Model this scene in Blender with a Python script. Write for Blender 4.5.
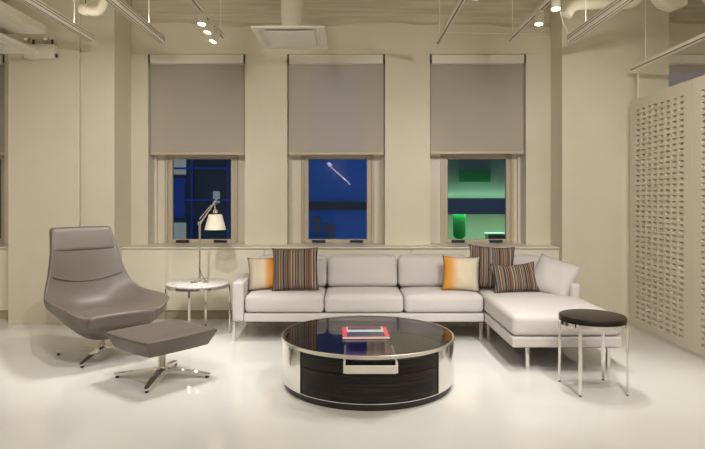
import bpy, bmesh, math, random
from mathutils import Vector, Matrix
random.seed(7)
S = bpy.context.scene
for o in list(bpy.data.objects):
    bpy.data.objects.remove(o)
COL = S.collection
R = math.radians
PI = math.pi

# ------------------------------------------------------------------ camera, world, exposure
F_PX = 588.0
cam_d = bpy.data.cameras.new('camera')
cam = bpy.data.objects.new('camera', cam_d)
COL.objects.link(cam)
cam.location = (0, 0, 1.3)
cam.rotation_euler = (R(90), 0, 0)
cam_d.sensor_fit = 'HORIZONTAL'
cam_d.sensor_width = 36.0
cam_d.lens = 36.0 * F_PX / 705.0
cam_d.shift_x = 2.5 / 705.0
cam_d.shift_y = -28.5 / 705.0
cam_d.clip_start = 0.05
S.camera = cam

S.view_settings.view_transform = 'Standard'
S.view_settings.look = 'None'
S.view_settings.gamma = 1
S.view_settings.use_curve_mapping = False
S.view_settings.exposure = 0.06
try:
    S.cycles.use_denoising = True
    S.cycles.max_bounces = 10
    S.cycles.diffuse_bounces = 5
    S.cycles.glossy_bounces = 5
    S.cycles.sample_clamp_indirect = 6.0
    S.cycles.blur_glossy = 0.3
except Exception:
    pass

W = bpy.data.worlds.new('dusk_sky')
S.world = W
W.use_nodes = True
wn = W.node_tree
wbg = wn.nodes['Background']
wbg.inputs['Color'].default_value = (0.07, 0.18, 0.50, 1)
wbg.inputs['Strength'].default_value = 0.5

WARM = (1.0, 0.97, 0.93)
SPOT_W = 54.0       # each track spotlight
PANEL_W = 22.0       # each added fill panel
UP_W = 8.0          # uplight added on each linear fixture as upward fill

# ------------------------------------------------------------------ helpers
def setp(o, label=None, cat=None, group=None, kind=None):
    if label: o['label'] = label
    if cat: o['category'] = cat
    if group: o['group'] = group
    if kind: o['kind'] = kind
    return o

def thing(name, label, cat, loc=(0, 0, 0), rz=0, group=None):
    o = bpy.data.objects.new(name, None)
    o.empty_display_size = 0.1
    COL.objects.link(o)
    o.location = loc
    o.rotation_euler = (0, 0, rz)
    return setp(o, label, cat, group)

def obj(name, bm, mat, parent=None, smooth=False, angle=35, label=None, subsurf=0, loc=None, rot=None):
    me = bpy.data.meshes.new(name)
    bmesh.ops.recalc_face_normals(bm, faces=bm.faces[:])
    bm.to_mesh(me)
    bm.free()
    mats = mat if isinstance(mat, (list, tuple)) else [mat]
    for m in mats:
        me.materials.append(m)
    if smooth:
        for p in me.polygons:
            p.use_smooth = True
        try:
            me.set_sharp_from_angle(angle=R(angle))
        except Exception:
            pass
    o = bpy.data.objects.new(name, me)
    COL.objects.link(o)
    if parent: o.parent = parent
    if loc: o.location = loc
    if rot: o.rotation_euler = rot
    if label: o['label'] = label
    if subsurf:
        md = o.modifiers.new('sub', 'SUBSURF')
        md.levels = subsurf
        md.render_levels = subsurf
    return o

def struct(name, bm, mat, label=None, parent=None, **k):
    o = obj(name, bm, mat, parent, **k)
    if not parent:
        o['kind'] = 'structure'
        if label: o['label'] = label
    return o

def copy_tree(o, parent=None):
    c = o.copy()
    COL.objects.link(c)
    if parent: c.parent = parent
    for ch in [x for x in bpy.data.objects if x.parent == o]:
        copy_tree(ch, c)
    return c

NB = bmesh.new

def box(bm, x0, x1, y0, y1, z0, z1, bevel=0, mi=0):
    vs = [bm.verts.new((x, y, z)) for x in (x0, x1) for y in (y0, y1) for z in (z0, z1)]
    idx = [(0, 1, 3, 2), (4, 6, 7, 5), (0, 4, 5, 1), (2, 3, 7, 6), (0, 2, 6, 4), (1, 5, 7, 3)]
    fs = [bm.faces.new([vs[i] for i in f]) for f in idx]
    for f in fs: f.material_index = mi
    if bevel:
        es = list({e for f in fs for e in f.edges})
        r = bmesh.ops.bevel(bm, geom=es, offset=bevel, segments=2, affect='EDGES', profile=0.5)
        for f in r['faces']: f.material_index = mi
    return bm

def frame_of(d):
    d = d.normalized()
    a = Vector((0, 0, 1)) if abs(d.z) < 0.9 else Vector((1, 0, 0))
    u = d.cross(a).normalized()
    return u, d.cross(u).normalized()

def tube(bm, pts, r, seg=12, r2=None, caps=True):
    pts = [Vector(p) for p in pts]
    n = len(pts)
    rings = []
    u = None
    for i, p in enumerate(pts):
        d = (pts[min(i + 1, n - 1)] - pts[max(i - 1, 0)])
        if u is None:
            u, v = frame_of(d)
        else:
            dn = d.normalized()
            u = (u - dn * u.dot(dn)).normalized()
            v = dn.cross(u)
        rr = r if r2 is None else r + (r2 - r) * i / (n - 1)
        rings.append([bm.verts.new(p + u * rr * math.cos(2 * PI * k / seg) + v * rr * math.sin(2 * PI * k / seg)) for k in range(seg)])
    for i in range(n - 1):
        for k in range(seg):
            bm.faces.new([rings[i][k], rings[i][(k + 1) % seg], rings[i + 1][(k + 1) % seg], rings[i + 1][k]])
    if caps:
        bm.faces.new(rings[0][::-1])
        bm.faces.new(rings[-1])
    return bm

def lathe(bm, prof, seg=48, c=(0, 0, 0), close=False):
    """prof: list of (r,z); r==0 collapses to a point."""
    rows = []
    for r, z in prof:
        if r < 1e-6:
            rows.append([bm.verts.new((c[0], c[1], c[2] + z))])
        else:
            rows.append([bm.verts.new((c[0] + r * math.cos(2 * PI * k / seg), c[1] + r * math.sin(2 * PI * k / seg), c[2] + z)) for k in range(seg)])
    pairs = list(zip(rows, rows[1:]))
    if close: pairs.append((rows[-1], rows[0]))
    for a, b in pairs:
        for k in range(seg):
            k2 = (k + 1) % seg
            if len(a) == 1 and len(b) == 1: continue
            if len(a) == 1: bm.faces.new([a[0], b[k2], b[k]])
            elif len(b) == 1: bm.faces.new([a[k], a[k2], b[0]])
            else: bm.faces.new([a[k], a[k2], b[k2], b[k]])
    return bm

def arc_slab(bm, r0, r1, a0, a1, z0, z1, n=32):
    rows = []
    for i in range(n + 1):
        a = a0 + (a1 - a0) * i / n
        c, s = math.cos(a), math.sin(a)
        rows.append([bm.verts.new((r * c, r * s, z)) for r, z in ((r0, z0), (r1, z0), (r1, z1), (r0, z1))])
    for i in range(n):
        for k in range(4):
            bm.faces.new([rows[i][k], rows[i][(k + 1) % 4], rows[i + 1][(k + 1) % 4], rows[i + 1][k]])
    bm.faces.new(rows[0]); bm.faces.new(rows[-1][::-1])
    return bm

def rounded_box(bm, hx, hy, hz, r, n=8, warp=None):
    """box with softly rounded edges, centred on the origin, dense enough to be warped."""
    def axis(h):
        rr = min(r, h * 0.98)
        e = [-h, -h + rr * .35, -h + rr * .7, -h + rr]
        k = max(2, n)
        mid = [(-h + rr) + (2 * (h - rr)) * i / k for i in range(1, k)]
        return e + mid + [-x for x in reversed(e)]
    ax = [axis(hx), axis(hy), axis(hz)]
    H = (hx, hy, hz)
    cache = {}
    def V(p):
        key = tuple(round(c, 6) for c in p)
        if key in cache: return cache[key]
        q = []
        d = []
        for c, h in zip(p, H):
            rr = min(r, h * 0.98)
            i = max(-(h - rr), min(h - rr, c))
            q.append(i); d.append((c - i) / rr)
        dv = Vector(d)
        if dv.length > 1e-9: dv.normalize()
        v = Vector([qi + di * min(r, h * .98) for qi, di, h in zip(q, dv, H)])
        if warp: v = Vector(warp(v))
        cache[key] = bm.verts.new(v)
        return cache[key]
    for a in range(3):
        b, c = (a + 1) % 3, (a + 2) % 3
        for sgn in (-1, 1):
            for i in range(len(ax[b]) - 1):
                for j in range(len(ax[c]) - 1):
                    q = []
                    for (ii, jj) in ((i, j), (i + 1, j), (i + 1, j + 1), (i, j + 1)):
                        p = [0, 0, 0]
                        p[a] = sgn * H[a]; p[b] = ax[b][ii]; p[c] = ax[c][jj]
                        q.append(V(p))
                    try: bm.faces.new(q)
                    except ValueError: pass
    return bm

def crown(hx, hy, hz, k, kf=0.0):
    """puffs the top of a seat cushion, and its front a little."""
    def w(v):
        x, y, z = v
        fx = max(0, 1 - (x / hx) ** 4); fy = max(0, 1 - (y / hy) ** 4); fz = max(0, 1 - (z / hz) ** 2)
        z2 = z + (k * fx * fy if z > 0 else 0)
        y2 = y - (kf * fx * fz if y < 0 else 0)
        return (x, y2, z2)
    return w

def throw_pillow(bm, w, h, t, n=18, dog=0.05, sag=0.0):
    """knife-edged pillow standing in the local XZ plane, its face toward -Y."""
    f, b = {}, {}
    for i in range(n + 1):
        for j in range(n + 1):
            u = -1 + 2 * i / n; v = -1 + 2 * j / n
            pinch_x = 1 - dog * (1 - abs(v) ** 2.2) * 1.0
            pinch_z = 1 - dog * (1 - abs(u) ** 2.2) * 1.0
            x = u * w / 2 * pinch_x
            z = v * h / 2 * pinch_z
            th = t / 2 * ((1 - abs(u) ** 2.6) * (1 - abs(v) ** 2.6)) ** 0.55
            z += -sag * (1 - u * u) * max(0, v)
            wr = 0.004 * math.sin(7 * u + 3 * v) * (1 - u * u) * (1 - v * v)
            edge = i in (0, n) or j in (0, n)
            f[i, j] = bm.verts.new((x, -th + wr, z))
            b[i, j] = f[i, j] if edge else bm.verts.new((x, th, z))
    for i in range(n):
        for j in range(n):
            bm.faces.new([f[i, j], f[i + 1, j], f[i + 1, j + 1], f[i, j + 1]])
            bm.faces.new([b[i, j], b[i, j + 1], b[i + 1, j + 1], b[i + 1, j]])
    return bm

# ------------------------------------------------------------------ materials
def mat(name, col, rough=0.5, metal=0.0, spec=0.5, **k):
    m = bpy.data.materials.new(name)
    m.use_nodes = True
    b = m.node_tree.nodes['Principled BSDF']
    b.inputs['Base Color'].default_value = (*col, 1)
    b.inputs['Roughness'].default_value = rough
    b.inputs['Metallic'].default_value = metal
    b.inputs['Specular IOR Level'].default_value = spec
    for kk, v in k.items():
        b.inputs[kk.replace('_', ' ')].default_value = v
    return m

def nodes(m):
    return m.node_tree.nodes, m.node_tree.links, m.node_tree.nodes['Principled BSDF']

def coords(m, scale=(1, 1, 1), which='Object'):
    N, L, B = nodes(m)
    tc = N.new('ShaderNodeTexCoord'); mp = N.new('ShaderNodeMapping')
    mp.inputs['Scale'].default_value = scale
    L.new(tc.outputs[which], mp.inputs['Vector'])
    return mp.outputs['Vector']

def noise_mix(m, c1, c2, scale=(1, 1, 1), ns=5, detail=4, lo=.35, hi=.65, bump=0, which='Object'):
    N, L, B = nodes(m)
    v = coords(m, scale, which)
    t = N.new('ShaderNodeTexNoise'); t.inputs['Scale'].default_value = ns; t.inputs['Detail'].default_value = detail
    L.new(v, t.inputs['Vector'])
    r = N.new('ShaderNodeValToRGB')
    r.color_ramp.elements[0].position = lo; r.color_ramp.elements[0].color = (*c1, 1)
    r.color_ramp.elements[1].position = hi; r.color_ramp.elements[1].color = (*c2, 1)
    L.new(t.outputs['Fac'], r.inputs['Fac']); L.new(r.outputs['Color'], B.inputs['Base Color'])
    if bump:
        bp = N.new('ShaderNodeBump'); bp.inputs['Strength'].default_value = bump; bp.inputs['Distance'].default_value = 0.01
        L.new(t.outputs['Fac'], bp.inputs['Height']); L.new(bp.outputs['Normal'], B.inputs['Normal'])
    return t, r

def weave(m, scale=900, strength=.25):
    N, L, B = nodes(m)
    v = coords(m)
    t = N.new('ShaderNodeTexNoise'); t.inputs['Scale'].default_value = scale; t.inputs['Detail'].default_value = 2
    L.new(v, t.inputs['Vector'])
    bp = N.new('ShaderNodeBump'); bp.inputs['Strength'].default_value = strength; bp.inputs['Distance'].default_value = 0.002
    L.new(t.outputs['Fac'], bp.inputs['Height']); L.new(bp.outputs['Normal'], B.inputs['Normal'])

M = {}
M['wall'] = mat('wall_paint', (.66, .60, .475), .55, spec=.25)
noise_mix(M['wall'], (.665, .61, .485), (.685, .63, .505), ns=3)
M['concrete'] = mat('painted_board_concrete', (.6, .54, .41), .7, spec=.2)
noise_mix(M['concrete'], (.54, .49, .38), (.67, .61, .49), scale=(.6, 1, 14), ns=2.5, detail=6, bump=.5)
M['ceiling'] = mat('ceiling_paint', (.66, .60, .47), .7, spec=.2)
noise_mix(M['ceiling'], (.64, .59, .47), (.71, .65, .53), scale=(.6, 8, 1), ns=2.5, detail=5, bump=.3)
M['floor'] = mat('white_epoxy_floor', (.76, .745, .71), .09, spec=.5)
noise_mix(M['floor'], (.75, .737, .702), (.77, .757, .722), ns=1.5)
M['ledge'] = mat('ledge_paint', (.74, .69, .57), .35, spec=.4)
M['toe'] = mat('toe_kick_tan', (.42, .36, .25), .5)
M['casing'] = mat('window_casing_paint', (.70, .64, .53), .4)
M['sash'] = mat('window_sash_tan', (.50, .42, .31), .4)
M['dark'] = mat('dark_hardware', (.015, .013, .012), .4)
M['white_metal'] = mat('white_powder_coat', (.74, .70, .60), .35)
M['fixture'] = mat('fixture_aluminium', (.78, .73, .62), .35, metal=.0)
M['groove'] = mat('fixture_groove', (.16, .14, .11), .5)
M['chrome'] = mat('polished_chrome', (.82, .80, .77), .07, metal=1)
M['satin'] = mat('satin_nickel', (.80, .77, .70), .25, metal=1)
M['leather'] = mat('taupe_leather', (.145, .119, .100), .42, spec=.5)
weave(M['leather'], 260, .12)
M['leather_dark'] = mat('taupe_leather_ottoman', (.128, .105, .088), .42, spec=.5)
weave(M['leather_dark'], 260, .12)
M['sofa'] = mat('pale_grey_upholstery', (.57, .535, .52), .85, spec=.15, Sheen_Weight=.15)
weave(M['sofa'], 700, .3)
M['black_top'] = mat('black_tabletop', (.014, .010, .008), .35, spec=.3)
M['plinth'] = mat('dark_plinth', (.02, .015, .012), .35)
M['wood'] = mat('macassar_ebony', (.02, .012, .01), .25, spec=.3)
noise_mix(M['wood'], (.004, .003, .003), (.030, .016, .013), scale=(.5, .5, 26), ns=3, detail=5, lo=.42, hi=.75)
M['marble'] = mat('white_marble', (.75, .74, .70), .12)
_t, _r = noise_mix(M['marble'], (.42, .42, .42), (.80, .79, .76), scale=(1, 1, 1), ns=7, detail=8, lo=.30, hi=.44)
_t.inputs['Distortion'].default_value = 1.6
M['lamp_shade'] = mat('cream_lamp_shade', (.82, .76, .62), .8)
M['screen'] = mat('screen_white', (.66, .60, .48), .45)
M['pull'] = mat('satin_pull', (.80, .77, .70), .4, metal=.6)
M['lining_a'] = mat('purple_lining', (.30, .16, .36), .7)
M['lining_b'] = mat('pink_brown_lining', (.36, .22, .20), .7)
def glass():
    m = bpy.data.materials.new('window_glass'); m.use_nodes = True
    N, L = m.node_tree.nodes, m.node_tree.links
    N.clear()
    out = N.new('ShaderNodeOutputMaterial'); mx = N.new('ShaderNodeMixShader'); tr = N.new('ShaderNodeBsdfTransparent')
    gl = N.new('ShaderNodeBsdfGlossy'); fr = N.new('ShaderNodeFresnel')
    fr.inputs['IOR'].default_value = 1.5
    gl.inputs['Roughness'].default_value = 0.0
    tr.inputs['Color'].default_value = (.85, .92, .97, 1)
    L.new(fr.outputs['Fac'], mx.inputs['Fac']); L.new(tr.outputs[0], mx.inputs[1]); L.new(gl.outputs[0], mx.inputs[2])
    L.new(mx.outputs[0], out.inputs['Surface'])
    return m
def dark_glass():
    m = bpy.data.materials.new('smoked_glass'); m.use_nodes = True
    N, L = m.node_tree.nodes, m.node_tree.links
    N.clear()
    out = N.new('ShaderNodeOutputMaterial'); mx = N.new('ShaderNodeMixShader'); tr = N.new('ShaderNodeBsdfTransparent')
    gl = N.new('ShaderNodeBsdfGlossy'); fr = N.new('ShaderNodeFresnel')
    fr.inputs['IOR'].default_value = 1.5
    gl.inputs['Roughness'].default_value = 0.01
    tr.inputs['Color'].default_value = (.72, .72, .74, 1)
    ge = N.new('ShaderNodeNewGeometry'); inv = N.new('ShaderNodeMath'); inv.operation = 'SUBTRACT'; inv.inputs[0].default_value = 1
    mul = N.new('ShaderNodeMath'); mul.operation = 'MULTIPLY'
    L.new(ge.outputs['Backfacing'], inv.inputs[1]); L.new(inv.outputs[0], mul.inputs[0]); L.new(fr.outputs['Fac'], mul.inputs[1])
    L.new(mul.outputs[0], mx.inputs['Fac']); L.new(tr.outputs[0], mx.inputs[1]); L.new(gl.outputs[0], mx.inputs[2])
    L.new(mx.outputs[0], out.inputs['Surface'])
    return m
M['glass_top'] = dark_glass()
M['pane'] = glass()
def shade_fabric():
    m = bpy.data.materials.new('roller_shade_scrim'); m.use_nodes = True
    N, L = m.node_tree.nodes, m.node_tree.links
    N.clear()
    out = N.new('ShaderNodeOutputMaterial'); mx = N.new('ShaderNodeMixShader'); tr = N.new('ShaderNodeBsdfTransparent')
    df = N.new('ShaderNodeBsdfDiffuse'); tc = N.new('ShaderNodeTexCoord'); no = N.new('ShaderNodeTexNoise'); mp = N.new('ShaderNodeMapping')
    mp.inputs['Scale'].default_value = (60, 60, 60)
    no.inputs['Scale'].default_value = 8
    rp = N.new('ShaderNodeValToRGB')
    rp.color_ramp.elements[0].color = (.50, .445, .37, 1); rp.color_ramp.elements[1].color = (.54, .485, .405, 1)
    L.new(tc.outputs['Object'], mp.inputs['Vector']); L.new(mp.outputs['Vector'], no.inputs['Vector'])
    L.new(no.outputs['Fac'], rp.inputs['Fac']); L.new(rp.outputs['Color'], df.inputs['Color'])
    mx.inputs['Fac'].default_value = .79
    L.new(tr.outputs[0], mx.inputs[1]); L.new(df.outputs[0], mx.inputs[2]); L.new(mx.outputs[0], out.inputs['Surface'])
    return m
M['scrim'] = shade_fabric()
def emit(name, col, s):
    m = bpy.data.materials.new(name); m.use_nodes = True
    N, L = m.node_tree.nodes, m.node_tree.links
    N.clear()
    out = N.new('ShaderNodeOutputMaterial'); e = N.new('ShaderNodeEmission')
    e.inputs['Color'].default_value = (*col, 1); e.inputs['Strength'].default_value = s
    L.new(e.outputs[0], out.inputs['Surface'])
    return m
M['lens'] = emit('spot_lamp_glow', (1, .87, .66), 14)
M['diffuser'] = emit('fill_panel_glow', (1, .93, .80), 3.0)

def stripes(name, period, seed):
    m = mat(name, (.5, .4, .3), .85, spec=.15)
    N, L, B = nodes(m)
    tc = N.new('ShaderNodeTexCoord'); sx = N.new('ShaderNodeSeparateXYZ')
    L.new(tc.outputs['Object'], sx.inputs['Vector'])
    mu = N.new('ShaderNodeMath'); mu.operation = 'MULTIPLY'; mu.inputs[1].default_value = 1 / period
    ad = N.new('ShaderNodeMath'); ad.operation = 'ADD'; ad.inputs[1].default_value = 10.13 + seed
    fr = N.new('ShaderNodeMath'); fr.operation = 'FRACT'
    L.new(sx.outputs['X'], mu.inputs[0]); L.new(mu.outputs[0], ad.inputs[0]); L.new(ad.outputs[0], fr.inputs[0])
    r = N.new('ShaderNodeValToRGB'); r.color_ramp.interpolation = 'CONSTANT'
    cols = [(.04, .028, .025), (.27, .12, .06), (.30, .26, .21), (.07, .045, .035), (.17, .18, .18), (.04, .028, .025), (.29, .15, .09),
            (.12, .07, .045), (.34, .29, .22), (.05, .035, .03), (.20, .15, .10), (.13, .15, .16), (.04, .028, .025), (.30, .17, .11),
            (.08, .05, .04), (.25, .21, .16), (.04, .028, .025), (.22, .10, .055), (.11, .09, .08), (.33, .28, .22)]
    n = len(cols)
    rnd = random.Random(3 + int(seed * 100))
    ws = [rnd.uniform(.5, 1.5) for _ in cols]; tot = sum(ws)
    p = 0
    for i, c in enumerate(cols):
        e = r.color_ramp.elements[i] if i < 2 else r.color_ramp.elements.new(p / tot)
        e.position = p / tot; e.color = (*c, 1)
        p += ws[i]
    L.new(fr.outputs[0], r.inputs['Fac']); L.new(r.outputs['Color'], B.inputs['Base Color'])
    return m
M['stripe_a'] = stripes('striped_weave', .19, 0.0)
M['stripe_b'] = stripes('striped_weave_fine', .18, 0.37)
def ombre(name, w, flip, pa, pb):
    m = mat(name, (.7, .6, .4), .85, spec=.15)
    N, L, B = nodes(m)
    tc = N.new('ShaderNodeTexCoord'); sx = N.new('ShaderNodeSeparateXYZ')
    L.new(tc.outputs['Object'], sx.inputs['Vector'])
    mr = N.new('ShaderNodeMapRange')
    mr.inputs['From Min'].default_value = w / 2 if flip else -w / 2
    mr.inputs['From Max'].default_value = -w / 2 if flip else w / 2
    L.new(sx.outputs['X'], mr.inputs['Value'])
    r = N.new('ShaderNodeValToRGB')
    e = r.color_ramp.elements
    e[0].position = 0; e[0].color = (.42, .35, .23, 1)
    e[1].position = 1; e[1].color = (.62, .23, .03, 1)
    x = e.new(.15); x.color = (.56, .50, .40, 1)
    x = e.new(pa); x.color = (.66, .55, .40, 1)
    x = e.new(pb); x.color = (.64, .30, .07, 1)
    L.new(mr.outputs['Result'], r.inputs['Fac']); L.new(r.outputs['Color'], B.inputs['Base Color'])
    weave(m, 700, .3)
    return m
M['ombre_l'] = ombre('ombre_cream_to_orange', .34, False, .40, .54)
M['ombre_r'] = ombre('ombre_orange_to_cream', .36, True, .55, .78)

# ------------------------------------------------------------------ room shell
XL, XR, YB, YW, ZC = -7.0, 7.0, -6.0, 6.45, 3.6
bm = NB(); box(bm, XL, XR, YB, 6.9, -.1, 0); struct('floor', bm, M['floor'], 'glossy white seamless floor')
bm = NB(); box(bm, XL, XR, YB, 6.9, ZC, ZC + .1); struct('ceiling', bm, M['ceiling'], 'painted concrete ceiling')
bm = NB(); box(bm, XL - .1, XL, YB, 6.9, 0, ZC); struct('wall_left', bm, M['wall'])
bm = NB(); box(bm, XR, XR + .1, YB, 6.9, 0, ZC); struct('wall_right', bm, M['wall'])
bm = NB(); box(bm, XL, XR, YB - .1, YB, 0, ZC); struct('wall_front', bm, M['wall'])

OPEN = [(-4.86, -3.79), (-2.215, -1.151), (-.69, .384), (.877, 1.93), (3.36, 4.43)]
Z_SILL, Z_HEAD, Z_PLAST = .766, 2.857, 3.176
bm = NB()
edges = [XL] + [e for o_ in OPEN for e in o_] + [XR]
for i in range(0, len(edges), 2):
    box(bm, edges[i], edges[i + 1], YW, 6.80, 0, Z_HEAD)
for a, b in OPEN:
    box(bm, a, b, YW, 6.80, 0, Z_SILL - .03)
# plaster band above the windows, with an uneven upper edge
def wavy(x):
    return Z_PLAST + .018 * math.sin(2.3 * x + .4) + .012 * math.sin(5.7 * x) + .006 * math.sin(13.1 * x + 1)
n = 140
prev = None
for i in range(n + 1):
    x = XL + (XR - XL) * i / n
    q = [bm.verts.new((x, YW - .006, Z_HEAD)), bm.verts.new((x, YW - .006, wavy(x))), bm.verts.new((x, YW + .05, wavy(x) + .004)), bm.verts.new((x, YW + .05, Z_HEAD))]
    if prev:
        for k in range(4):
            bm.faces.new([prev[k], prev[(k + 1) % 4], q[(k + 1) % 4], q[k]])
    prev = q
struct('wall_back', bm, M['wall'], 'cream wall with tall window openings')
bm = NB(); box(bm, XL, XR, YW + .022, 6.80, Z_HEAD, ZC)
struct('trim_1', bm, M['concrete'], 'rough board-marked concrete beam above the windows')
# piers
bm = NB(); box(bm, -3.46, -2.742, 5.95, YW, 0, ZC, .004); setp(obj('pillar', bm, M['wall']), 'wide cream pillar behind the armchair', 'pillar', kind='structure')
bm = NB(); box(bm, -2.741, -2.40, 5.99, YW, 0, ZC, .004); setp(obj('pillar', bm, M['wall']), 'narrow cream pier right of the wide pillar', 'pillar', kind='structure')
bm = NB(); box(bm, 2.2, 3.31, 6.1, YW, 0, ZC, .004); setp(obj('pillar', bm, M['wall']), 'broad cream pier behind the chaise end', 'pillar', kind='structure')
# window-side ledge with panelled front
tn = 2
for segs in ([(-6.9, -5.2), (-5.197, -3.463)], [(-2.397, -.903), (-.90, .637), (.64, 2.197)], [(3.313, 4.9), (4.903, 6.9)]):
    bm = NB()
    for a, b in segs:
        box(bm, a, b, 6.17, YW - .002, .10, Z_SILL - .017, .002)
    struct('trim_%d' % tn, bm, M['ledge'], 'cream panelled enclosure under the windows'); tn += 1
    bm = NB(); box(bm, segs[0][0], segs[-1][1], 6.145, YW - .002, Z_SILL - .016, Z_SILL, .003)
    for a, b in OPEN:
        if segs[0][0] < a < segs[-1][1]:
            box(bm, a + .002, b - .002, YW - .001, 6.72, Z_SILL - .028, Z_SILL - .001)
    struct('trim_%d' % tn, bm, M['ledge'], 'pale window ledge'); tn += 1
    bm = NB(); box(bm, segs[0][0], segs[-1][1], 6.20, YW - .002, 0, .10)
    struct('trim_%d' % tn, bm, M['toe'], 'tan toe kick under the window ledge'); tn += 1

# windows
WINC = [(-4.31), (-1.69), (-.14), (1.446), (3.90)]
YG = 6.70
for i, ((a, b), cx) in enumerate(zip(OPEN, WINC)):
    w = bpy.data.objects.new('window_%d' % (i + 1), None); COL.objects.link(w); w['kind'] = 'structure'
    w.location = (cx, YG, Z_SILL)
    w['label'] = ['window beyond the wide pillar', 'window behind the lamp', 'middle window behind the sofa', 'window above the chaise corner', 'window beyond the perforated screen'][i]
    ho, hg = .415, .333
    H = Z_HEAD - Z_SILL
    bm = NB()
    box(bm, a - cx + .002, -ho, 0, .09, 0, H - .002); box(bm, ho, b - cx - .002, 0, .09, 0, H - .002)
    box(bm, -ho, ho, 0, .09, H - .08, H - .002)
    box(bm, a - cx + .002, a - cx + .03, -.05, 0, 0, H - .002); box(bm, b - cx - .03, b - cx - .002, -.05, 0, 0, H - .002)
    obj('casing', bm, M['casing'], w)
    zt = 1.0                                                   # meeting rail height
    bm = NB()
    box(bm, -ho, -ho + .03, -.02, .09, 0, H - .08, .004); box(bm, ho - .03, ho, -.02, .09, 0, H - .08, .004)
    for z0, z1, y in ((.0, zt, 0), (zt - .02, H - .08, .03)):
        box(bm, -ho + .03, -hg, y, y + .05, z0, z1, .004); box(bm, hg, ho - .03, y, y + .05, z0, z1, .004)
        box(bm, -hg, hg, y, y + .05, z0, z0 + .042, .004); box(bm, -hg, hg, y, y + .05, z1 - .045, z1, .004)
    obj('sash_frame', bm, M['sash'], w)
    for z0, z1, y in ((.042, zt - .045, .022), (zt + .022, H - .125, .052)):
        bm = NB()
        vs = [bm.verts.new(p) for p in ((-hg, y, z0), (hg, y, z0), (hg, y, z1), (-hg, y, z1))]
        bm.faces.new(vs)
        obj('glass_pane', bm, M['pane'], w)
    for s in (-1, 1):
        bm = NB(); box(bm, s * .215 - .075, s * .215 + .075, -.022, -.0005, .006, .034, .004)
        obj('sash_latch', bm, M['dark'], w)

# ------------------------------------------------------------------ roller shades
def roller_shade(a, b, zb, label):
    cx = (a + b) / 2; hw = (b - a) / 2
    t = thing('roller_shade', label, 'window shade', (cx, 6.50, zb), 0, 'roller shades in the window bays')
    zt = 2.853 - zb
    bm = NB(); box(bm, -hw + .020, hw - .020, -.058, .05, zt - .10, zt, .006)
    obj('cassette', bm, M['white_metal'], t)
    for s in (-1, 1):
        bm = NB(); box(bm, s * (hw - .010) - .008, s * (hw - .010) + .008, -.045, .05, zt - .09, zt - .004)
        obj('end_bracket', bm, M['dark'], t)
    bm = NB()
    n = 12
    lo = [bm.verts.new((-hw + .012 + (2 * hw - .024) * k / n, .0, .02)) for k in range(n + 1)]
    hi = [bm.verts.new((-hw + .012 + (2 * hw - .024) * k / n, .0, zt - .09)) for k in range(n + 1)]
    for k in range(n): bm.faces.new([lo[k], lo[k + 1], hi[k + 1], hi[k]])
    obj('fabric', bm, M['scrim'], t)
    bm = NB(); box(bm, -hw + .012, hw - .012, -.010, .010, 0, .028, .004)
    obj('hem_bar', bm, M['sash'], t)
    return t
roller_shade(*OPEN[0], 1.755, 'beige roller shade at far left, cut by the photo edge beside the wide pillar')
roller_shade(*OPEN[1], 1.755, 'beige roller shade in the window behind the table lamp')
roller_shade(*OPEN[2], 1.755, 'beige roller shade in the middle window, above the sofa seats')
roller_shade(*OPEN[3], 1.765, 'beige roller shade above the green-lit window at the chaise corner')
roller_shade(*OPEN[4], 1.755, 'lowered roller shade in the dark window beyond the perforated screen')

# ------------------------------------------------------------------ perforated screen panels hanging from a rail
def screen_panel(y0, y1, label):
    t = thing('screen_panel', label, 'room divider', (2.78, (y0 + y1) / 2, .04), 0, 'perforated screen panels')
    hy = (y1 - y0) / 2; H = 2.21; D = .04
    bm = NB()
    cols, rows = 8, 42
    my, mz0, mz1 = .10, .055, .10
    py = (2 * hy - 2 * my) / cols; pz = (H - mz0 - mz1) / rows
    ys = [-hy] ; zs = [0.0]
    for c in range(cols):
        y = -hy + my + c * py
        ys += [y + py * .14, y + py * .84]
    ys.append(hy)
    for r in range(rows):
        z = mz0 + r * pz
        zs += [z + pz * .20, z + pz * .80]
    zs.append(H)
    g = [[bm.verts.new((0, y, z)) for z in zs] for y in ys]
    dep = .034
    for i in range(len(ys) - 1):
        for j in range(len(zs) - 1):
            if i % 2 == 1 and j % 2 == 1:
                a, b, c, d = g[i][j], g[i + 1][j], g[i + 1][j + 1], g[i][j + 1]
                e = bm.verts.new((dep, ys[i + 1], zs[j + 1])); f = bm.verts.new((dep, ys[i], zs[j + 1]))
                bm.faces.new([a, b, e, f]); bm.faces.new([d, c, e, f]); bm.faces.new([a, d, f]); bm.faces.new([b, c, e])
            else:
                bm.faces.new([g[i][j], g[i + 1][j], g[i + 1][j + 1], g[i][j + 1]])
    # rim and back
    bk = [bm.verts.new((.055, y, z)) for y, z in ((-hy, 0), (hy, 0), (hy, H), (-hy, H))]
    bm.faces.new(bk)
    bm.faces.new([g[i][0] for i in range(len(ys))] + [bk[1], bk[0]])
    bm.faces.new([g[i][-1] for i in range(len(ys))] + [bk[2], bk[3]])
    bm.faces.new(g[0] + [bk[3], bk[0]])
    bm.faces.new(g[-1] + [bk[2], bk[1]])
    obj('perforated_sheet', bm, M['screen'], t)
    hs = 1 if y1 > 5 else -1
    bm = NB(); box(bm, .01, .02, hs * (hy - .13) - .008, hs * (hy - .13) + .008, H, 2.538 - .04)
    obj('hanger', bm, M['white_metal'], t)
    return t
screen_panel(4.785, 5.84, 'full white perforated screen panel standing nearest the back pier')
screen_panel(3.72, 4.775, 'white perforated screen panel cut off by the right photo edge')
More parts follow.
